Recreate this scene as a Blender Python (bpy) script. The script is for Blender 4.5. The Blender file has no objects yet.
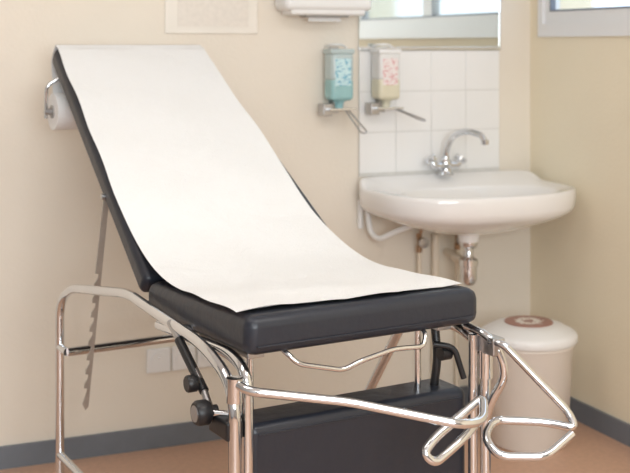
import bpy, bmesh, math, random
from mathutils import Vector, Matrix
random.seed(4)
scene = bpy.context.scene
COL = scene.collection
scene.view_settings.view_transform = 'Standard'

# ---------------------------------------------------------------- materials
def mat(name, col, rough=0.5, metal=0.0, bump=None, spec=0.5, trans=0.0, var=None, coat=0.0, sss=0.0, emis=None):
    m = bpy.data.materials.new(name); m.use_nodes = True
    nt = m.node_tree; b = nt.nodes['Principled BSDF']
    b.inputs['Base Color'].default_value = (*col, 1)
    b.inputs['Roughness'].default_value = rough
    b.inputs['Metallic'].default_value = metal
    b.inputs['Specular IOR Level'].default_value = spec
    b.inputs['Transmission Weight'].default_value = trans
    b.inputs['Coat Weight'].default_value = coat
    tc = nt.nodes.new('ShaderNodeTexCoord')
    if var:
        n = nt.nodes.new('ShaderNodeTexNoise'); n.inputs['Scale'].default_value = var[0]
        n.inputs['Detail'].default_value = 4
        nt.links.new(tc.outputs['Object'], n.inputs['Vector'])
        r = nt.nodes.new('ShaderNodeValToRGB')
        r.color_ramp.elements[0].position = 0.3; r.color_ramp.elements[1].position = 0.7
        r.color_ramp.elements[0].color = (*[c * (1 - var[1]) for c in col], 1)
        r.color_ramp.elements[1].color = (*[min(1, c * (1 + var[1])) for c in col], 1)
        nt.links.new(n.outputs['Fac'], r.inputs['Fac']); nt.links.new(r.outputs['Color'], b.inputs['Base Color'])
    if bump:
        n2 = nt.nodes.new('ShaderNodeTexNoise'); n2.inputs['Scale'].default_value = bump[0]
        n2.inputs['Detail'].default_value = 5
        nt.links.new(tc.outputs['Object'], n2.inputs['Vector'])
        bp = nt.nodes.new('ShaderNodeBump'); bp.inputs['Strength'].default_value = bump[1]
        bp.inputs['Distance'].default_value = bump[2] if len(bump) > 2 else 0.01
        nt.links.new(n2.outputs['Fac'], bp.inputs['Height']); nt.links.new(bp.outputs['Normal'], b.inputs['Normal'])
    return m

M = {}
M['wall'] = mat('wall_paint_cream', (0.83, 0.765, 0.665), 0.75, bump=(90, 0.25, 0.004), var=(3, 0.02))
M['wallr'] = mat('wall_paint_yellow', (0.89, 0.80, 0.62), 0.75, bump=(90, 0.25, 0.004), var=(3, 0.02))
M['wallf'] = mat('unseen_wall_darkened', (0.42, 0.42, 0.42), 0.75, bump=(90, 0.25, 0.004), var=(3, 0.02))  # out-of-view walls, grey chosen to darken chrome reflections and the left side
M['ceil'] = mat('ceiling_white', (0.85, 0.85, 0.85), 0.8, var=(4, 0.01))
M['floor'] = mat('linoleum_salmon', (0.60, 0.375, 0.265), 0.38, var=(60, 0.07), bump=(40, 0.05))
M['base'] = mat('baseboard_grey', (0.17, 0.19, 0.22), 0.45, var=(20, 0.04))
M['tile'] = mat('glazed_tile', (0.89, 0.885, 0.875), 0.12, var=(5, 0.015))
M['grout'] = mat('grout', (0.70, 0.69, 0.66), 0.9, var=(80, 0.05))
M['ceramic'] = mat('white_ceramic', (0.90, 0.89, 0.88), 0.08, coat=0.5, var=(3, 0.01))
M['chrome'] = mat('chrome', (0.74, 0.76, 0.79), 0.08, 1.0)
M['steel'] = mat('zinc_steel', (0.50, 0.50, 0.51), 0.30, 1.0, bump=(200, 0.05))
M['vinyl'] = mat('dark_vinyl', (0.020, 0.024, 0.035), 0.36, bump=(12, 0.30, 0.012), spec=0.5)
M['blackp'] = mat('black_plastic', (0.012, 0.012, 0.014), 0.4, bump=(80, 0.1, 0.002))
M['whitep'] = mat('white_plastic', (0.86, 0.86, 0.85), 0.35, var=(6, 0.01))
M['binp'] = mat('cream_plastic', (0.87, 0.82, 0.75), 0.4, var=(6, 0.02))
M['greyp'] = mat('grey_plastic', (0.35, 0.34, 0.33), 0.45, var=(6, 0.03))
M['copper'] = mat('copper_pipe', (0.45, 0.29, 0.19), 0.35, 1.0, var=(30, 0.2))
M['pipe'] = mat('painted_pipe', (0.82, 0.73, 0.60), 0.5, var=(20, 0.03))
M['frame'] = mat('window_frame_grey', (0.84, 0.85, 0.86), 0.4, var=(6, 0.01))
M['gasket'] = mat('gasket_blue_grey', (0.22, 0.26, 0.33), 0.5, var=(6, 0.05))
M['mirror'] = mat('mirror_silver', (0.72, 0.75, 0.72), 0.02, 1.0)
M['teal'] = mat('teal_gel', (0.46, 0.78, 0.80), 0.15, trans=0.35, var=(25, 0.04))
M['clearb'] = mat('clear_bottle', (0.74, 0.88, 0.89), 0.15, trans=0.35, var=(25, 0.03))
M['milkb'] = mat('milky_bottle', (0.88, 0.87, 0.85), 0.25, trans=0.1, var=(25, 0.03))
M['yellow'] = mat('soap_yellow', (0.90, 0.85, 0.66), 0.2, trans=0.2, var=(25, 0.03))

def label_mat(name, a, b_, c):
    m = mat(name, a, 0.5); nt = m.node_tree; b = nt.nodes['Principled BSDF']
    tc = nt.nodes.new('ShaderNodeTexCoord'); br = nt.nodes.new('ShaderNodeTexNoise')
    mp = nt.nodes.new('ShaderNodeMapping'); mp.inputs['Scale'].default_value = (55, 55, 130)
    nt.links.new(tc.outputs['Object'], mp.inputs['Vector']); nt.links.new(mp.outputs['Vector'], br.inputs['Vector'])
    br.inputs['Scale'].default_value = 1.0; br.inputs['Detail'].default_value = 1
    r = nt.nodes.new('ShaderNodeValToRGB'); r.color_ramp.interpolation = 'CONSTANT'
    r.color_ramp.elements[0].color = (*b_, 1); r.color_ramp.elements[1].position = 0.45; r.color_ramp.elements[1].color = (*a, 1)
    e = r.color_ramp.elements.new(0.62); e.color = (*c, 1)
    nt.links.new(br.outputs['Fac'], r.inputs['Fac']); nt.links.new(r.outputs['Color'], b.inputs['Base Color'])
    return m
M['bluel'] = label_mat('label_blue', (0.62, 0.82, 0.85), (0.18, 0.46, 0.60), (0.48, 0.74, 0.79))
M['pink'] = label_mat('label_pink', (0.87, 0.80, 0.78), (0.74, 0.45, 0.45), (0.84, 0.70, 0.67))

def paper_mat():
    m = mat('exam_paper', (0.85, 0.855, 0.855), 0.85, spec=0.2)
    nt = m.node_tree; b = nt.nodes['Principled BSDF']
    tc = nt.nodes.new('ShaderNodeTexCoord')
    n = nt.nodes.new('ShaderNodeTexNoise'); n.inputs['Scale'].default_value = 6; n.inputs['Detail'].default_value = 4
    n.inputs['Distortion'].default_value = 0.8
    w = nt.nodes.new('ShaderNodeTexVoronoi'); w.inputs['Scale'].default_value = 200
    nt.links.new(tc.outputs['Object'], n.inputs['Vector']); nt.links.new(tc.outputs['Object'], w.inputs['Vector'])
    ad = nt.nodes.new('ShaderNodeMath'); ad.operation = 'MULTIPLY_ADD'; ad.inputs[1].default_value = 0.14
    nt.links.new(w.outputs['Distance'], ad.inputs[0]); nt.links.new(n.outputs['Fac'], ad.inputs[2])
    bp = nt.nodes.new('ShaderNodeBump'); bp.inputs['Strength'].default_value = 0.45; bp.inputs['Distance'].default_value = 0.018
    nt.links.new(ad.outputs[0], bp.inputs['Height']); nt.links.new(bp.outputs['Normal'], b.inputs['Normal'])
    return m
M['paper'] = paper_mat()

def badge_mat():
    m = bpy.data.materials.new('lid_badge'); m.use_nodes = True
    nt = m.node_tree; b = nt.nodes['Principled BSDF']; b.inputs['Roughness'].default_value = 0.4
    tc = nt.nodes.new('ShaderNodeTexCoord')
    l = nt.nodes.new('ShaderNodeVectorMath'); l.operation = 'LENGTH'
    nt.links.new(tc.outputs['Object'], l.inputs[0])
    n = nt.nodes.new('ShaderNodeTexNoise'); n.inputs['Scale'].default_value = 70
    nt.links.new(tc.outputs['Object'], n.inputs['Vector'])
    ad = nt.nodes.new('ShaderNodeMath'); ad.operation = 'MULTIPLY_ADD'; ad.inputs[1].default_value = 0.06
    nt.links.new(n.outputs['Fac'], ad.inputs[0]); nt.links.new(l.outputs['Value'], ad.inputs[2])
    r = nt.nodes.new('ShaderNodeValToRGB'); cr = r.color_ramp; cr.interpolation = 'CONSTANT'
    mar = (0.40, 0.21, 0.17, 1); wh = (0.84, 0.79, 0.74, 1)
    cr.elements[0].position = 0; cr.elements[0].color = mar
    cr.elements[1].position = 0.050; cr.elements[1].color = wh
    e = cr.elements.new(0.078); e.color = mar
    nt.links.new(ad.outputs[0], r.inputs['Fac']); nt.links.new(r.outputs['Color'], b.inputs['Base Color'])
    return m
M['badge'] = badge_mat()

# ---------------------------------------------------------------- helpers
def empty(name, loc=(0, 0, 0), rz=0):
    e = bpy.data.objects.new(name, None); e.empty_display_size = 0.1
    e.location = loc; e.rotation_euler = (0, 0, rz); COL.objects.link(e); return e

def finish(name, me, material, parent=None, smooth=True, local=False):
    if len(me.vertices):
        lo = Vector([min(v.co[i] for v in me.vertices) for i in range(3)])
        hi = Vector([max(v.co[i] for v in me.vertices) for i in range(3)])
        c = (lo + hi) / 2
        me.transform(Matrix.Translation(-c))
    else: c = Vector()
    ob = bpy.data.objects.new(name, me); COL.objects.link(ob); ob.location = c
    if material and not me.materials: me.materials.append(material)
    for p in me.polygons: p.use_smooth = smooth
    if parent:
        ob.parent = parent
        if not local:
            mw = Matrix.Translation(parent.location) @ Matrix.Rotation(parent.rotation_euler.z, 4, 'Z')
            ob.matrix_parent_inverse = mw.inverted()
    return ob

def from_bm(name, bm, material, parent=None, smooth=True, local=False):
    bmesh.ops.recalc_face_normals(bm, faces=bm.faces)
    me = bpy.data.meshes.new(name); bm.to_mesh(me); bm.free()
    return finish(name, me, material, parent, smooth, local)

def add_box(bm, lo, hi):
    vs = [bm.verts.new((x, y, z)) for x in (lo[0], hi[0]) for y in (lo[1], hi[1]) for z in (lo[2], hi[2])]
    for f in ((0,1,3,2),(4,6,7,5),(0,4,5,1),(2,3,7,6),(0,2,6,4),(1,5,7,3)):
        bm.faces.new([vs[i] for i in f])

def box(name, lo, hi, material, parent=None, bevel=0, seg=3, local=False):
    bm = bmesh.new(); add_box(bm, lo, hi)
    if bevel: bmesh.ops.bevel(bm, geom=bm.edges[:], offset=bevel, segments=seg, profile=0.5, affect='EDGES')
    ob = from_bm(name, bm, material, parent, smooth=False, local=local)
    if bevel:
        for p in ob.data.polygons: p.use_smooth = True
        ob.modifiers.new('wn', 'WEIGHTED_NORMAL').keep_sharp = True
    return ob

def boxes(name, lst, material, parent=None, bevel=0, local=False):
    bm = bmesh.new()
    for lo, hi in lst: add_box(bm, lo, hi)
    if bevel: bmesh.ops.bevel(bm, geom=bm.edges[:], offset=bevel, segments=2, profile=0.5, affect='EDGES')
    return from_bm(name, bm, material, parent, smooth=False, local=local)

def fillet(pts, r, n=7):
    pts = [Vector(p) for p in pts]; out = [pts[0]]
    for i in range(1, len(pts) - 1):
        a, b, c = pts[i-1], pts[i], pts[i+1]
        d1 = (a - b); d2 = (c - b)
        rr = min(r, d1.length * 0.48, d2.length * 0.48)
        s = b + d1.normalized() * rr; e = b + d2.normalized() * rr
        for k in range(n + 1):
            t = k / n
            out.append(s * (1-t)**2 + b * 2*t*(1-t) + e * t*t)
    out.append(pts[-1]); return out

def tube(name, pts, r, material, parent=None, rad=0.05, local=False, cyclic=False):
    P = fillet(pts, rad) if len(pts) > 2 else [Vector(p) for p in pts]
    cu = bpy.data.curves.new(name, 'CURVE'); cu.dimensions = '3D'
    sp = cu.splines.new('POLY'); sp.points.add(len(P) - 1)
    for i, p in enumerate(P): sp.points[i].co = (*p, 1)
    cu.bevel_depth = r; cu.bevel_resolution = 5; cu.use_fill_caps = True; sp.use_cyclic_u = cyclic
    tmp = bpy.data.objects.new('tmp', cu); COL.objects.link(tmp)
    dg = bpy.context.evaluated_depsgraph_get()
    me = bpy.data.meshes.new_from_object(tmp.evaluated_get(dg))
    bpy.data.objects.remove(tmp); me.name = name
    me.materials.clear()
    return finish(name, me, material, parent, True, local)

def lathe(name, prof, center, material, parent=None, axis='Z', seg=40, local=False, rot=None):
    bm = bmesh.new(); rings = []
    for r, z in prof:
        rings.append([bm.verts.new((max(r, 1e-4) * math.cos(2*math.pi*i/seg), max(r, 1e-4) * math.sin(2*math.pi*i/seg), z)) for i in range(seg)])
    for a, b in zip(rings, rings[1:]):
        for i in range(seg):
            bm.faces.new((a[i], a[(i+1) % seg], b[(i+1) % seg], b[i]))
    bm.faces.new(rings[0]); bm.faces.new(rings[-1])
    if axis == 'X': bm.transform(Matrix.Rotation(math.pi/2, 4, 'Y'))
    if axis == 'Y': bm.transform(Matrix.Rotation(math.pi/2, 4, 'X'))
    if rot: bm.transform(rot)
    bm.transform(Matrix.Translation(center))
    ob = from_bm(name, bm, material, parent, True, local)
    em = ob.modifiers.new('es', 'EDGE_SPLIT'); em.split_angle = math.radians(50)
    return ob

# ---------------------------------------------------------------- room
H = 2.6; XL, YF = -4.2, -5.6; T = 0.15
box('floor', (XL - T, YF - T, -0.1), (T, T, 0), M['floor'])
box('ceiling', (XL - T, YF - T, H), (T, T, H + 0.1), M['ceil'])
box('wall_back', (XL - T, 0, 0), (T, T, H), M['wall'])
box('wall_left', (XL - T, YF, 0), (XL, 0, H), M['wallf'])
wy0, wy1, wz0, wz1 = -1.65, -0.07, 1.397, 2.3
TR = 0.25
boxes('wall_right', [((0, YF, 0), (TR, 0, wz0)), ((0, YF, wz1), (TR, 0, H)),
                     ((0, YF, wz0), (TR, wy0, wz1)), ((0, wy1, wz0), (TR, 0, wz1))], M['wallr'])
fx0, fx1, fz0, fz1 = -3.7, -1.0, 0.95, 2.35
boxes('wall_front', [((XL, YF - T, 0), (0, YF, fz0)), ((XL, YF - T, fz1), (0, YF, H)),
                     ((XL, YF - T, fz0), (fx0, YF, fz1)), ((fx1, YF - T, fz0), (0, YF, fz1))], M['wallf'])
box('baseboard_back', (XL, -0.012, 0), (-0.012, 0, 0.072), M['base'])
box('baseboard_right', (-0.012, YF, 0), (0, 0, 0.072), M['base'])
box('baseboard_left', (XL, YF, 0), (XL + 0.012, -0.012, 0.072), M['base'])
box('baseboard_front', (XL, YF, 0), (-0.012, YF + 0.012, 0.072), M['base'])

w = empty('window_1', (0.03, (wy0 + wy1) / 2, wz0))
fr = 0.05
boxes('frame', [((-0.012, wy0, wz0), (0.06, wy1, wz0 + fr)), ((-0.012, wy0, wz1 - fr), (0.06, wy1, wz1)),
                ((-0.012, wy0, wz0 + fr), (0.06, wy0 + 0.04, wz1 - fr)), ((-0.012, wy1 - 0.03, wz0 + fr), (0.06, wy1, wz1 - fr))],
      M['frame'], w)
a0, a1, b0, b1 = wy0 + 0.04, wy1 - 0.03, wz0 + fr, wz1 - fr
boxes('sash', [((0.0, a0, b0), (0.045, a1, b0 + 0.045)), ((0.0, a0, b1 - 0.045), (0.045, a1, b1)),
               ((0.0, a0, b0 + 0.045), (0.045, a0 + 0.045, b1 - 0.045)), ((0.0, a1 - 0.035, b0 + 0.045), (0.045, a1, b1 - 0.045)),
               ((0.0, -0.90, b0 + 0.045), (0.045, -0.82, b1 - 0.045))], M['frame'], w)
boxes('gasket', [((-0.002, a0 + 0.03, b0 + 0.045), (0.02, a1 - 0.035, b0 + 0.052)),
                 ((-0.002, a1 - 0.042, b0 + 0.045), (0.02, a1 - 0.035, b1 - 0.045))], M['gasket'], w)
gl = mat('window_glass', (0.90, 0.95, 1.0), 0.25, trans=1.0); gl.node_tree.nodes['Principled BSDF'].inputs['IOR'].default_value = 1.1
box('glass', (0.022, a0, b0), (0.026, a1, b1), gl, w)
w2 = empty('added_window_front', ((fx0 + fx1) / 2, YF - 0.05, fz0))  # unseen window added behind the camera to house the fill light
boxes('frame', [((fx0, YF - 0.1, fz0), (fx1, YF - 0.03, fz0 + 0.06)), ((fx0, YF - 0.1, fz1 - 0.06), (fx1, YF - 0.03, fz1)),
                ((fx0, YF - 0.1, fz0), (fx0 + 0.06, YF - 0.03, fz1)), ((fx1 - 0.06, YF - 0.1, fz0), (fx1, YF - 0.03, fz1)),
                ((-2.39, YF - 0.1, fz0), (-2.31, YF - 0.03, fz1))], M['frame'], w2)

# ---------------------------------------------------------------- tiles + mirror
bs = empty('tiled_backsplash', (-0.44, -0.004, 1.12))
box('grout', (-0.738, -0.0085, 0.885), (-0.145, -0.001, 1.345), M['grout'], bs)
tl = []
for i in range(4):
    for j in range(3):
        x = -0.738 + i * 0.14825; z = 0.897 + j * 0.149
        tl.append(((x + 0.001, -0.011, z + 0.001), (x + 0.1470, -0.004, z + 0.1477)))
boxes('tiles', tl, M['tile'], bs, bevel=0.0012)
mr = empty('mirror', (-0.44, -0.005, 1.7))
box('glass', (-0.738, -0.009, 1.358), (-0.145, -0.002, 2.05), M['mirror'], mr)
box('bottom_rail', (-0.742, -0.015, 1.346), (-0.141, -0.001, 1.36), M['chrome'], mr, bevel=0.002)
box('side_rail', (-0.146, -0.012, 1.36), (-0.141, -0.001, 2.05), M['chrome'], mr)

# ---------------------------------------------------------------- washbasin
sx = -0.396
wb = empty('washbasin', (sx, -0.24, 0.8))
def outline(th, s=1.0, c=0.22):
    a, b1_, b2 = 0.380, 0.282, 0.215
    cx, sy = math.cos(th), math.sin(th)
    if sy >= 0:
        n = 2.5
        x = a * math.copysign(abs(cx) ** (2/n), cx); y = c + b1_ * abs(sy) ** (2/n)
    else:
        n = 7
        x = a * (1 - 0.05 * abs(sy)) * math.copysign(abs(cx) ** (2/n), cx); y = c - b2 * abs(sy) ** (2/n)
    return (x * s, c + (y - c) * s)
N = 96
def ring_out(s, z, fl=0):
    r = []
    for i in range(N):
        th = 2*math.pi*i/N; x, y = outline(th, s)
        if fl: y = max(y, 0.004)
        k = max(0, min(1, (0.13 - y) / 0.09)); k = k*k*(3-2*k)
        zz = z + (0.03 * k if fl == 2 else 0)
        r.append((sx + x, -y, zz))
    return r
def ring_in(a, b, z, cy=0.285):
    return [(sx + a*math.copysign(abs(math.cos(2*math.pi*i/N))**(2/2.4), math.cos(2*math.pi*i/N)), -(cy + b*math.copysign(abs(math.sin(2*math.pi*i/N))**(2/2.4), math.sin(2*math.pi*i/N))), z) for i in range(N)]
rings = [ring_out(0.10, 0.690), ring_out(0.22, 0.692), ring_out(0.5, 0.712), ring_out(0.75, 0.740), ring_out(0.9, 0.762), ring_out(0.965, 0.778),
         ring_out(0.99, 0.795, 1), ring_out(1.0, 0.825, 1), ring_out(1.0, 0.842, 2), ring_out(0.994, 0.851, 2), ring_out(0.98, 0.855, 2), ring_out(0.955, 0.855, 2), ring_out(0.93, 0.851, 2),
         ring_in(0.305, 0.180, 0.848), ring_in(0.292, 0.169, 0.838), ring_in(0.268, 0.155, 0.805), ring_in(0.22, 0.13, 0.755),
         ring_in(0.15, 0.09, 0.735), ring_in(0.06, 0.04, 0.724), ring_in(0.02, 0.02, 0.720)]
bm = bmesh.new(); R = [[bm.verts.new(p) for p in r] for r in rings]
for a, b in zip(R, R[1:]):
    for i in range(N): bm.faces.new((a[i], a[(i+1) % N], b[(i+1) % N], b[i]))
bm.faces.new(R[0]); bm.faces.new(R[-1])
from_bm('bowl', bm, M['ceramic'], wb)
lathe('drain_ring', [(0.0, 0), (0.028, 0), (0.028, 0.004), (0.0, 0.006)], (sx, -0.285, 0.722), M['chrome'], wb)
tx = -0.41
lathe('bottle_trap', [(0.0, 0.505), (0.012, 0.507), (0.024, 0.515), (0.03, 0.53), (0.03, 0.575), (0.034, 0.578), (0.034, 0.60), (0.02, 0.608),
                      (0.017, 0.612), (0.017, 0.64), (0.028, 0.643), (0.034, 0.655), (0.034, 0.665), (0.0, 0.667)], (tx, -0.23, 0), M['chrome'], wb)
lathe('tailpiece', [(0.0, 0.664), (0.036, 0.664), (0.042, 0.70), (0.0, 0.70)], (tx, -0.23, 0), M['ceramic'], wb)
tube('waste_pipe', [(tx, -0.23, 0.59), (tx + 0.0, -0.12, 0.59), (tx + 0.03, -0.10, 0.59), (tx + 0.03, -0.016, 0.59)], 0.014, M['pipe'], wb, 0.03)
box('trap_boss', (sx - 0.05, -0.19, 0.686), (sx + 0.05, -0.05, 0.73), M['pipe'], wb, bevel=0.01)
tube('bracket', [(-0.715, -0.012, 0.79), (-0.715, -0.03, 0.775), (-0.71, -0.04, 0.69), (-0.70, -0.09, 0.665), (-0.66, -0.14, 0.70), (-0.60, -0.17, 0.725), (-0.57, -0.19, 0.745)], 0.0105, M['whitep'], wb, 0.04)
tube('bracket_plate', [(-0.735, -0.012, 0.80), (-0.735, -0.012, 0.70)], 0.010, M['whitep'], wb)
for k, x in enumerate((-0.505, -0.345)):
    tube('riser_%d' % k, [(x, -0.035, 0.0), (x, -0.035, 0.60)], 0.008, M['pipe'], wb)
    tube('copper_%d' % k, [(x, -0.035, 0.58), (x, -0.035, 0.66), (x + (0.02 if k == 0 else -0.02), -0.045, 0.725)], 0.006, M['copper'], wb, 0.03)
    lathe('nut_%d' % k, [(0.0, 0), (0.012, 0), (0.012, 0.022), (0.008, 0.026), (0.008, 0.05), (0.011, 0.052), (0.011, 0.068), (0, 0.07)], (x, -0.035, 0.60), M['copper'], wb, seg=6)
    lathe('shutoff_valve_%d' % k, [(0, 0), (0.008, 0), (0.008, 0.02), (0.019, 0.022), (0.019, 0.036), (0, 0.038)], (x, -0.04, 0.64), M['steel'], wb, axis='Y', seg=12)
tube('drain_riser', [(-0.435, -0.03, 0.0), (-0.435, -0.03, 0.66)], 0.014, M['pipe'], wb)

# faucet
fx = -0.411; fz = 0.8845
fc = empty('basin_faucet', (fx, -0.065, 0.88))
lathe('body', [(0.0, 0), (0.030, 0), (0.030, 0.006), (0.022, 0.012), (0.019, 0.03), (0.022, 0.036), (0.022, 0.052), (0.015, 0.058), (0.015, 0.070), (0, 0.072)], (fx, -0.065, fz), M['chrome'], fc)
tube('crossbody', [(fx - 0.045, -0.065, fz + 0.035), (fx + 0.045, -0.065, fz + 0.035)], 0.015, M['chrome'], fc)
for s in (-1, 1):
    rot = Matrix.Rotation(s * math.radians(38), 4, 'Y')
    c = (fx + s * 0.045, -0.065, fz + 0.035)
    lathe('stem', [(0, 0), (0.014, 0), (0.014, 0.012), (0.010, 0.018), (0.010, 0.028), (0, 0.029)], c, M['chrome'], fc, rot=rot, seg=20)
    cc = Vector(c) + rot.to_3x3() @ Vector((0, 0, 0.03))
    for ang in (20, 110):
        d = rot.to_3x3() @ Vector((math.cos(math.radians(ang)), math.sin(math.radians(ang)), 0)) * 0.027
        tube('handle_arm', [cc - d, cc + d], 0.0072, M['chrome'], fc)
    lathe('cap', [(0, -0.008), (0.014, -0.008), (0.014, 0.008), (0.008, 0.012), (0, 0.013)], cc, M['chrome'], fc, rot=rot, seg=20)
tube('spout', [(fx, -0.065, fz + 0.06), (fx + 0.003, -0.068, fz + 0.10), (fx + 0.014, -0.095, fz + 0.148), (fx + 0.034, -0.165, fz + 0.172), (fx + 0.052, -0.235, fz + 0.157), (fx + 0.055, -0.25, fz + 0.135)],
     0.0115, M['chrome'], fc, 0.06)
lathe('aerator', [(0, 0), (0.014, 0), (0.014, 0.018), (0, 0.019)], (fx + 0.0555, -0.251, fz + 0.125), M['chrome'], fc, seg=20)

# ---------------------------------------------------------------- soap dispensers
def soap(name, x, gel, up, label, lev, cap):
    e = empty(name, (x, -0.05, 1.2))
    box('wall_plate', (x - 0.02, -0.014, 1.12), (x + 0.02, -0.0115, 1.36), M['steel'], e, bevel=0.001)
    box('holder', (x - 0.055, -0.11, 1.135), (x + 0.05, -0.012, 1.143), M['chrome'], e, bevel=0.002)
    box('holder_clip', (x - 0.068, -0.08, 1.115), (x - 0.034, -0.03, 1.158), M['steel'], e, bevel=0.003)
    box('bottle_lower', (x - 0.044, -0.098, 1.168), (x + 0.044, -0.022, 1.250), gel, e, bevel=0.016, seg=5)
    box('bottle_upper', (x - 0.044, -0.098, 1.235), (x + 0.044, -0.022, 1.340), up, e, bevel=0.016, seg=5)
    box('label', (x - 0.030, -0.0995, 1.222), (x + 0.030, -0.097, 1.318), label, e)
    lathe('neck', [(0, 0), (0.014, 0), (0.018, 0.022), (0.034, 0.032), (0, 0.033)], (x, -0.06, 1.14), gel, e, seg=24)
    box('cap', (x - 0.046, -0.10, 1.334), (x + 0.046, -0.02, 1.352), cap, e, bevel=0.006)
    tube('hook_bar', [(x - 0.03, -0.014, 1.362), (x - 0.03, -0.055, 1.368), (x + 0.012, -0.062, 1.368), (x + 0.012, -0.10, 1.356)], 0.004, M['whitep'], e, 0.02)
    p = Vector((x + 0.02, -0.075, 1.14)); q = Vector(lev); d = (q - p).normalized(); side = d.cross(Vector((0, 0, 1))).normalized() * 0.013
    tube('elbow_lever', [p - side * .4, q - side, q + d * 0.012, q + side, p + side * .4], 0.0028, M['steel'], e, 0.012)
    return e
soap('soap_dispenser', -0.842, M['teal'], M['clearb'], M['bluel'], (-0.815, -0.21, 1.066), M['clearb'])
soap('soap_dispenser.001', -0.656, M['yellow'], M['milkb'], M['pink'], (-0.578, -0.20, 1.10), M['whitep'])

# ---------------------------------------------------------------- paper towel dispenser
pt = empty('paper_towel_dispenser', (-0.9, -0.06, 1.6))
box('housing', (-1.07, -0.125, 1.485), (-0.735, -0.001, 1.88), M['whitep'], pt, bevel=0.022, seg=5)
box('base_tray', (-1.045, -0.115, 1.47), (-0.76, -0.01, 1.50), M['whitep'], pt, bevel=0.01)
box('slot', (-0.985, -0.10, 1.464), (-0.82, -0.04, 1.475), M['greyp'], pt, bevel=0.004)
bm = bmesh.new(); pr = []
for i in range(17):
    x = -0.965 + i * 0.0078
    pr.append((bm.verts.new((x, -0.07, 1.472)), bm.verts.new((x + 0.002*math.sin(i), -0.074 - 0.002*math.sin(i*1.3), 1.447 + (0.004 if i % 2 else 0)))))
for a, b in zip(pr, pr[1:]): bm.faces.new((a[0], b[0], b[1], a[1]))
from_bm('towel', bm, M['whitep'], pt)

fn = empty('framed_notice', (-1.3, -0.005, 1.55))
box('sleeve', (-1.465, -0.006, 1.405), (-1.13, -0.001, 1.86), mat('plastic_sleeve', (0.87, 0.83, 0.76), 0.2, var=(5, 0.03)), fn, bevel=0.002)
box('sheet', (-1.42, -0.008, 1.430), (-1.165, -0.006, 1.83), mat('notice_sheet', (0.81, 0.76, 0.69), 0.7, var=(60, 0.04)), fn)
boxes('text_lines', [((-1.39, -0.009, 1.60 + 0.03*i), (-1.39 + 0.19 * (0.7 + 0.3 * ((i * 7) % 5) / 5), -0.0079, 1.607 + 0.03*i)) for i in range(6)], mat('notice_ink', (0.35, 0.38, 0.5), 0.7, var=(60, 0.1)), fn)

swell = mat('socket_well', (0.46, 0.43, 0.40), 0.5, var=(9, 0.02))
for i, x in enumerate((-1.488, -1.400, -1.311)):
    zc = 0.296
    e = empty('power_outlet' + ('' if i == 0 else '.%03d' % i), (x, -0.006, zc))
    box('plate', (x - 0.041, -0.012, zc - 0.041), (x + 0.041, -0.0005, zc + 0.041), M['whitep'], e, bevel=0.004)
    lathe('socket_rim', [(0.021, -0.002), (0.027, -0.002), (0.027, 0.004), (0.021, 0.004)], (x, -0.012, zc), M['whitep'], e, axis='Y')
    lathe('socket_well', [(0.0, 0.0), (0.021, 0.0), (0.021, 0.001), (0.0, 0.001)], (x, -0.012, zc), swell, e, axis='Y')
    for s in (-1, 1):
        lathe('hole', [(0, 0), (0.004, 0), (0.004, 0.002), (0, 0.002)], (x + s * 0.0095, -0.0125, zc), M['blackp'], e, axis='Y', seg=12)
    lathe('earth_pin', [(0, 0), (0.0025, 0), (0.0025, 0.008), (0, 0.009)], (x, -0.0125, zc + 0.012), M['chrome'], e, axis='Y', seg=12)

# ---------------------------------------------------------------- trash bin
bx, by = -0.295, -0.44
tb = empty('trash_bin', (bx, by, 0.0))
lathe('body', [(0.0, 0.0), (0.125, 0.0), (0.132, 0.006), (0.150, 0.335), (0.156, 0.34), (0.156, 0.352), (0.15, 0.353), (0, 0.353)], (bx, by, 0), M['binp'], tb, seg=64)
lathe('lid', [(0.0, 0.35), (0.162, 0.35), (0.166, 0.354), (0.166, 0.372), (0.162, 0.380), (0.15, 0.388), (0.14, 0.392), (0.12, 0.403), (0.09, 0.410), (0.0, 0.413)], (bx, by, 0), M['whitep'], tb, seg=64)
lathe('badge', [(0.0, 0.0), (0.083, 0.0), (0.082, 0.003), (0.0, 0.004)], (bx, by, 0.4115), M['badge'], tb, seg=48)
box('lid_hinge', (bx - 0.03, by + 0.145, 0.33), (bx + 0.03, by + 0.18, 0.37), M['whitep'], tb, bevel=0.005)

# ---------------------------------------------------------------- examination table (local: u right, v away, z up)
ROT = math.atan2(0.1236, 0.992)
et = empty('examination_table', (-1.7416, -1.619, 0), ROT)
L = dict(parent=et, local=True)
def pad(name, corners, bevel, seg=6):
    bm = bmesh.new(); v = [bm.verts.new(c) for c in corners]
    for f in ((3,2,1,0),(4,5,6,7),(0,1,5,4),(1,2,6,5),(2,3,7,6),(3,0,4,7)): bm.faces.new([v[i] for i in f])
    bmesh.ops.bevel(bm, geom=bm.edges[:], offset=bevel, segments=seg, profile=0.5, affect='EDGES')
    ob = from_bm(name, bm, M['vinyl'], et, True, True)
    ob.modifiers.new('wn', 'WEIGHTED_NORMAL'); return ob
W = 0.60
pad('seat_cushion', [(0, 0, 0.724), (W, 0, 0.724), (W, 0.56, 0.706), (0, 0.56, 0.706), (0, 0, 0.808), (W, 0, 0.808), (W, 0.56, 0.786), (0, 0.56, 0.786)], 0.027)
tube('seat_seam', [(0.022, 0.0, 0.744), (W-0.022, 0.0, 0.744), (W, 0.022, 0.744), (W, 0.54, 0.72)], 0.0022, M['vinyl'], rad=0.02, **L)
hv, hz = 0.545, 0.780; tv, tz = 1.37, 1.362
d = Vector((tv - hv, tz - hz)); Lb = d.length; d.normalize(); n = Vector((-d.y, d.x))
th = 0.062; ins = 0.024; insr = 0.080
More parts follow.
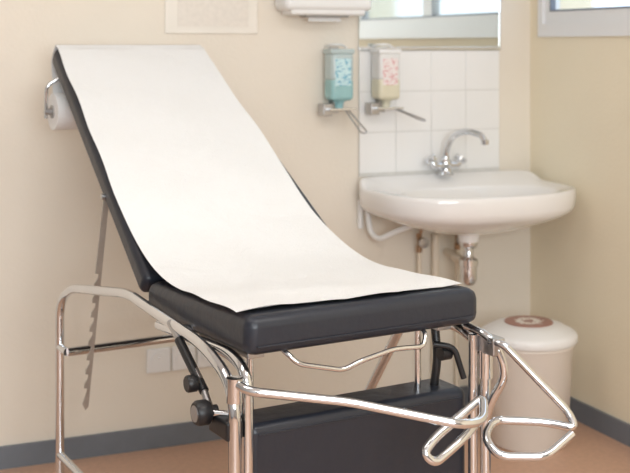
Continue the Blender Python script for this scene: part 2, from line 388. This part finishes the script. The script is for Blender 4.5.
def bp(u, s, c): return (u, hv + d.x * s + n.x * c, hz + d.y * s + n.y * c)
pad('backrest_cushion', [bp(0, 0.02, -th), bp(W, 0.02, -th), bp(W - insr, Lb, -th), bp(ins, Lb, -th), bp(0, 0.02, 0), bp(W, 0.02, 0), bp(W - insr, Lb, 0), bp(ins, Lb, 0)], 0.02)
for k, u in enumerate((0.06, W - 0.10)):
    tube('backrest_rail_%d' % k, [bp(u, 0.0, -th - 0.012), bp(u, Lb - 0.05, -th - 0.012)], 0.011, M['steel'], **L)
tube('backrest_cross', [bp(0.06, 0.42, -th - 0.012), bp(W - 0.10, 0.42, -th - 0.012)], 0.010, M['steel'], **L)
pad('legrest_cushion', [(0.02, 0.03, 0.16), (W - 0.015, 0.03, 0.16), (W - 0.015, 0.15, 0.16), (0.02, 0.15, 0.16),
                        (0.02, 0.03, 0.573), (W - 0.015, 0.03, 0.573), (W - 0.015, 0.15, 0.573), (0.02, 0.15, 0.573)], 0.02)
tube('legrest_seam', [(0.04, 0.03, 0.553), (W - 0.035, 0.03, 0.553)], 0.002, M['vinyl'], **L)
r = 0.0125
tube('frame_left', [(-0.03, 1.14, 0.0), (-0.03, 1.14, 0.63), (-0.03, 1.04, 0.685), (-0.03, 0.60, 0.752), (-0.03, 0.50, 0.745), (-0.03, 0.14, 0.722), (-0.03, 0.0, 0.672), (-0.03, 0.0, 0.0)], r, M['chrome'], rad=0.07, **L)
tube('frame_left_inner', [(0.005, 0.012, 0.0), (0.005, 0.012, 0.69), (0.012, 0.10, 0.71), (0.012, 0.5, 0.69)], r, M['chrome'], rad=0.05, **L)
tube('frame_right', [(0.612, 0.0, 0.0), (0.612, 0.0, 0.66), (0.590, 0.06, 0.705), (0.59, 0.3, 0.70), (0.60, 1.02, 0.66), (0.60, 1.07, 0.60), (0.60, 1.07, 0.50), (-0.03, 1.07, 0.50)], r, M['chrome'], rad=0.06, **L)
tube('leg_right_rear', [(0.60, 0.30, 0.69), (0.60, 0.81, 0.0)], r, M['chrome'], **L)
tube('crossbar_stub', [(-0.03, 1.07, 0.50), (-0.03, 1.14, 0.50)], r * .9, M['chrome'], **L)
tube('base_rail_left', [(-0.03, 1.14, 0.19), (-0.03, 0.0, 0.17)], r * .9, M['chrome'], **L)
tube('base_rail_right', [(0.60, 0.68, 0.17), (0.612, 0.0, 0.17)], r * .9, M['chrome'], **L)
tube('base_cross', [(-0.03, 0.6, 0.18), (0.60, 0.6, 0.18)], r * .9, M['chrome'], **L)
tube('leg_right_inner', [(0.585, 0.012, 0.16), (0.585, 0.012, 0.70)], r*.9, M['chrome'], **L)
tube('legrest_bar', [(0.0, 0.05, 0.30), (W, 0.05, 0.30)], 0.008, M['chrome'], **L)
for k, (u, v) in enumerate(((-0.03, 1.14), (-0.03, 0), (0.005, 0.012), (0.612, 0), (0.60, 0.81))):
    lathe('foot_%d' % k, [(0, 0.0), (0.017, 0.0), (0.017, 0.03), (0.015, 0.036), (0, 0.036)], (u, v, 0), M['blackp'], seg=24, **L)
boxes('seat_carrier', [((0.03, 0.06, 0.705), (0.07, 0.50, 0.729)), ((W - 0.08, 0.06, 0.705), (W - 0.04, 0.50, 0.729)), ((0.03, 0.28, 0.70), (W - 0.04, 0.31, 0.725))], M['steel'], bevel=0.002, **L)
tube('seat_carrier_tie_l', [(-0.03, 0.3, 0.73), (0.05, 0.3, 0.715)], 0.008, M['steel'], **L)
tube('seat_carrier_tie_r', [(0.59, 0.3, 0.70), (0.53, 0.3, 0.712)], 0.008, M['steel'], **L)
# ratchet bar
bm = bmesh.new()
p0 = Vector((0.015, 0.875, 0.965)); p1 = Vector((0.015, 1.05, 0.335)); ax = (p1 - p0); LL = ax.length; ax.normalize()
wdir = Vector((1, 0, 0)); nd = ax.cross(wdir).normalized()
edge = []
nT = 9
for i in range(nT):
    st = (LL - 0.26) / nT; s = 0.22 + i * st
    edge += [(s, -0.010), (s + st * 0.30, -0.010), (s + st * 0.34, -0.001), (s + st * .62, -0.001)]
poly = [(0, 0.008), (0, -0.008), (0.2, -0.010)] + edge + [(LL - 0.02, -0.010), (LL, 0.0), (LL - 0.01, 0.008), (0.2, 0.008)]
f0 = [bm.verts.new(p0 + ax * s + wdir * wv - nd * 0.002) for s, wv in poly]
f1 = [bm.verts.new(p0 + ax * s + wdir * wv + nd * 0.002) for s, wv in poly]
bm.faces.new(f0); bm.faces.new(list(reversed(f1)))
for i in range(len(poly)):
    j = (i + 1) % len(poly); bm.faces.new((f0[i], f1[i], f1[j], f0[j]))
zs = mat('galvanised_steel', (0.50, 0.47, 0.43), 0.45, 0.6, var=(30, 0.1))
from_bm('ratchet_bar', bm, zs, et, False, True)
lathe('ratchet_pivot', [(0, -0.02), (0.008, -0.02), (0.008, 0.045), (0, 0.045)], (0.02, 0.875, 0.958), M['steel'], axis='X', seg=20, **L)
tube('under_seat_rail', [(0.094, 0.05, 0.728), (0.096, 0.012, 0.722), (0.117, -0.002, 0.698), (0.219, -0.018, 0.675), (0.255, -0.02, 0.689), (0.349, -0.015, 0.703), (0.43, -0.012, 0.697), (0.445, 0.0, 0.724), (0.445, 0.05, 0.73)], 0.0055, M['chrome'], rad=0.02, **L)
tube('left_strut', [(-0.036, 0.32, 0.738), (-0.042, 0.14, 0.65), (-0.042, 0.07, 0.585)], 0.008, M['steel'], rad=0.03, **L)
tube('left_strut_sleeve', [(-0.040, 0.26, 0.712), (-0.043, 0.12, 0.634)], 0.0105, M['blackp'], **L)
lathe('knob_upper', [(0, 0), (0.016, 0.0), (0.019, 0.005), (0.019, 0.02), (0.014, 0.026), (0, 0.027)], (-0.075, 0.141, 0.648), M['blackp'], axis='X', seg=10, **L)
lathe('clamp_disc', [(0, 0), (0.022, 0), (0.026, 0.006), (0.026, 0.026), (0.022, 0.032), (0.012, 0.033), (0.012, 0.05), (0, 0.05)], (-0.085, 0.075, 0.605), M['blackp'], axis='X', seg=28, **L)
lathe('clamp_disc_ring', [(0.010, 0), (0.017, 0), (0.017, 0.004), (0.010, 0.004)], (-0.0865, 0.075, 0.605), M['steel'], axis='X', seg=28, **L)
box('clamp_block', (-0.048, 0.0, 0.56), (-0.01, 0.09, 0.60), M['blackp'], bevel=0.006, **L)
tube('clamp_screw', [(-0.06, 0.075, 0.605), (0.0, 0.03, 0.60)], 0.007, M['chrome'], **L)
tube('stirrup_left', [(-0.03, 0.0, 0.68), (-0.02, -0.045, 0.672), (0.159, -0.138, 0.648), (0.355, -0.251, 0.602), (0.415, -0.243, 0.598), (0.460, -0.187, 0.628), (0.331, -0.191, 0.563), (0.298, -0.197, 0.538), (0.320, -0.206, 0.517), (0.395, -0.200, 0.552), (0.46, -0.17, 0.572)], 0.0095, M['chrome'], rad=0.028, **L)
lathe('stirrup_socket_left', [(0, 0), (0.017, 0), (0.017, 0.05), (0, 0.05)], (-0.03, 0.0, 0.64), M['chrome'], seg=24, **L)
tube('stirrup_right', [(0.600, -0.03, 0.690), (0.611, -0.064, 0.692), (0.704, -0.175, 0.555), (0.705, -0.20, 0.524), (0.655, -0.150, 0.532), (0.560, -0.095, 0.537), (0.512, -0.122, 0.514), (0.517, -0.163, 0.484), (0.606, -0.214, 0.482), (0.685, -0.210, 0.518)], 0.0092, M['chrome'], rad=0.024, **L)
tube('stirrup_arm_right', [(0.585, 0.04, 0.715), (0.605, -0.035, 0.70), (0.632, -0.055, 0.62), (0.612, -0.02, 0.55), (0.612, 0.0, 0.50)], 0.010, M['chrome'], rad=0.05, **L)
box('stirrup_clamp_right', (0.595, -0.05, 0.66), (0.63, 0.01, 0.70), M['steel'], bevel=0.004, **L)
lathe('stirrup_socket_right', [(0, 0), (0.017, 0), (0.017, 0.07), (0, 0.07)], (0.612, 0.0, 0.60), M['chrome'], seg=24, **L)
tube('hinge_arm_right', [(0.54, 0.10, 0.715), (0.535, 0.08, 0.64), (0.53, 0.09, 0.56)], 0.010, M['blackp'], rad=0.03, **L)
tube('hinge_lever_right', [(0.50, 0.05, 0.68), (0.545, 0.03, 0.672), (0.565, 0.02, 0.60)], 0.007, M['blackp'], rad=0.02, **L)
lathe('hinge_knob_right', [(0, 0), (0.016, 0), (0.016, 0.025), (0, 0.026)], (0.52, 0.05, 0.655), M['blackp'], axis='X', seg=12, **L)
tube('hinge_rod_right', [(0.485, 0.09, 0.71), (0.485, 0.09, 0.56)], 0.008, M['chrome'], **L)
tube('hinge_arm_left', [(0.05, 0.09, 0.71), (0.05, 0.09, 0.56)], 0.008, M['chrome'], **L)

# ---------------------------------------------------------------- paper roll + sheet
pr_ = empty('examination_paper_roll', (-1.7416, -1.619, 0), ROT)
P = dict(parent=pr_, local=True)
rc = bp(0, Lb - 0.13, -th - 0.090)
tube('roll', [(0.015, rc[1], rc[2]), (0.50, rc[1], rc[2])], 0.057, M['paper'], **P)
lathe('roll_core', [(0, -0.004), (0.020, -0.004), (0.020, 0.02), (0, 0.02)], (0.015, rc[1], rc[2]), M['greyp'], axis='X', seg=24, **P)
tube('spindle', [(-0.01, rc[1], rc[2]), (0.53, rc[1], rc[2])], 0.010, M['steel'], **P)
for k, u in enumerate((-0.006, 0.522)):
    tube('holder_%d' % k, [(u, rc[1], rc[2] - 0.02), (u, rc[1] - 0.0, rc[2] + 0.02), bp(u, Lb - 0.09, -th - 0.02), bp(u + (0.045 if k == 0 else -0.04), Lb - 0.08, -th + 0.004)], 0.006, M['chrome'], rad=0.02, **P)
def smooth_path():
    out = []
    a = Vector((0.036, 0.8085)); b = Vector((0.34, 0.799))
    e0 = Vector((hv + d.x*0.24 + n.x*0.003, hz + d.y*0.24 + n.y*0.003)); c = Vector((0.565, 0.800))
    for i in range(24): out.append(a.lerp(b, i/24))
    for i in range(20):
        t = i/20; out.append(b*(1-t)**2 + c*2*t*(1-t) + e0*t*t)
    e1 = Vector((hv + d.x*(Lb-0.02) + n.x*0.003, hz + d.y*(Lb-0.02) + n.y*0.003))
    for i in range(50): out.append(e0.lerp(e1, i/50))
    q = [e1, Vector((hv + d.x*(Lb+0.004) + n.x*0.003, hz + d.y*(Lb+0.004) + n.y*0.003)),
         Vector((hv + d.x*(Lb+0.004) - n.x*0.02, hz + d.y*(Lb+0.004) - n.y*0.02)),
         Vector((hv + d.x*(Lb+0.004) - n.x*th, hz + d.y*(Lb+0.004) - n.y*th)),
         Vector((rc[1] + d.x*0.055, rc[2] + d.y*0.055))]
    for a_, b_ in zip(q, q[1:]):
        for i in range(4): out.append(a_.lerp(b_, i/4))
    out.append(q[-1]); return out
sp2 = smooth_path(); nu = 56
bm = bmesh.new(); rows = []
tot = len(sp2)
for j, p in enumerate(sp2):
    f = j / tot; g = min(1, f*1.2)
    ul = -0.006 + 0.036 * g + 0.002 * math.sin(j * 0.35)
    ur = W - 0.020 - 0.064 * g + 0.010 * math.sin(math.pi * g) + 0.003 * math.sin(j * 0.21 + 1)
    row = []
    for i in range(nu + 1):
        t = i / nu; u = ul + (ur - ul) * t
        wv = 0.0016 * math.sin(u * 22 + j * 0.11) + 0.0011 * math.sin(j * 0.42 + u * 9) + 0.0007 * math.sin(j * 0.2 - u * 45)
        lift = 0.0035 + wv
        v = p.x; z = p.y + lift
        if j == 0: v += 0.005 * math.sin(t * 9) + 0.006 * (1 - t); z += 0.003 * abs(math.sin(t * 14))
        if j > 94: z = p.y
        row.append(bm.verts.new((u, v, z)))
    rows.append(row)
for a, b in zip(rows, rows[1:]):
    for i in range(nu): bm.faces.new((a[i], a[i+1], b[i+1], b[i]))
from_bm('sheet', bm, M['paper'], pr_, True, True)

# ---------------------------------------------------------------- lights
def area(name, loc, rot, sx_, sy_, power, col):
    l = bpy.data.lights.new(name, 'AREA'); l.shape = 'RECTANGLE'; l.size = sx_; l.size_y = sy_; l.energy = power; l.color = col
    o = bpy.data.objects.new(name, l); o.location = loc; o.rotation_euler = rot; COL.objects.link(o); return o
for k, (x, y, pw) in enumerate(((-2.6, -1.5, 9), (-1.2, -2.6, 16), (-2.9, -4.2, 9))):
    e = empty('ceiling_light' + ('' if k == 0 else '.%03d' % k), (x, y, H - 0.03))
    box('housing', (x - 0.62, y - 0.32, H - 0.04), (x + 0.62, y + 0.32, H), M['whitep'], e, bevel=0.005)
    a = area('ceiling_lamp_%d' % k, (x, y, H - 0.045), (0, 0, 0), 1.2, 0.6, pw, (1.0, 0.98, 0.94))
    a.parent = e; a.matrix_parent_inverse = Matrix.Translation((-x, -y, -(H - 0.03)))
area('fill_light_front', ((fx0 + fx1) / 2, YF - 0.02, (fz0 + fz1) / 2), (math.radians(90), 0, 0), 2.5, 1.25, 84, (0.93, 0.98, 1.0))  # added fill lamp in the invented front opening, brightens the back walls

wd = bpy.data.worlds.new('World'); scene.world = wd; wd.use_nodes = True
bg = wd.node_tree.nodes['Background']; bg.inputs['Color'].default_value = (0.84, 0.91, 1.0, 1); bg.inputs['Strength'].default_value = 1.8

# ---------------------------------------------------------------- camera
cam = bpy.data.cameras.new('Camera'); co = bpy.data.objects.new('Camera', cam); COL.objects.link(co)
co.location = (-2.549, -3.883, 1.366)
co.rotation_euler = (math.radians(90), 0, -math.atan2(0.389, 0.921))
cam.sensor_width = 36; cam.lens = 1174 / 630 * 36; cam.shift_y = -191.5 / 630
cam.dof.use_dof = True; cam.dof.focus_distance = 2.6; cam.dof.aperture_fstop = 4.5
scene.camera = co
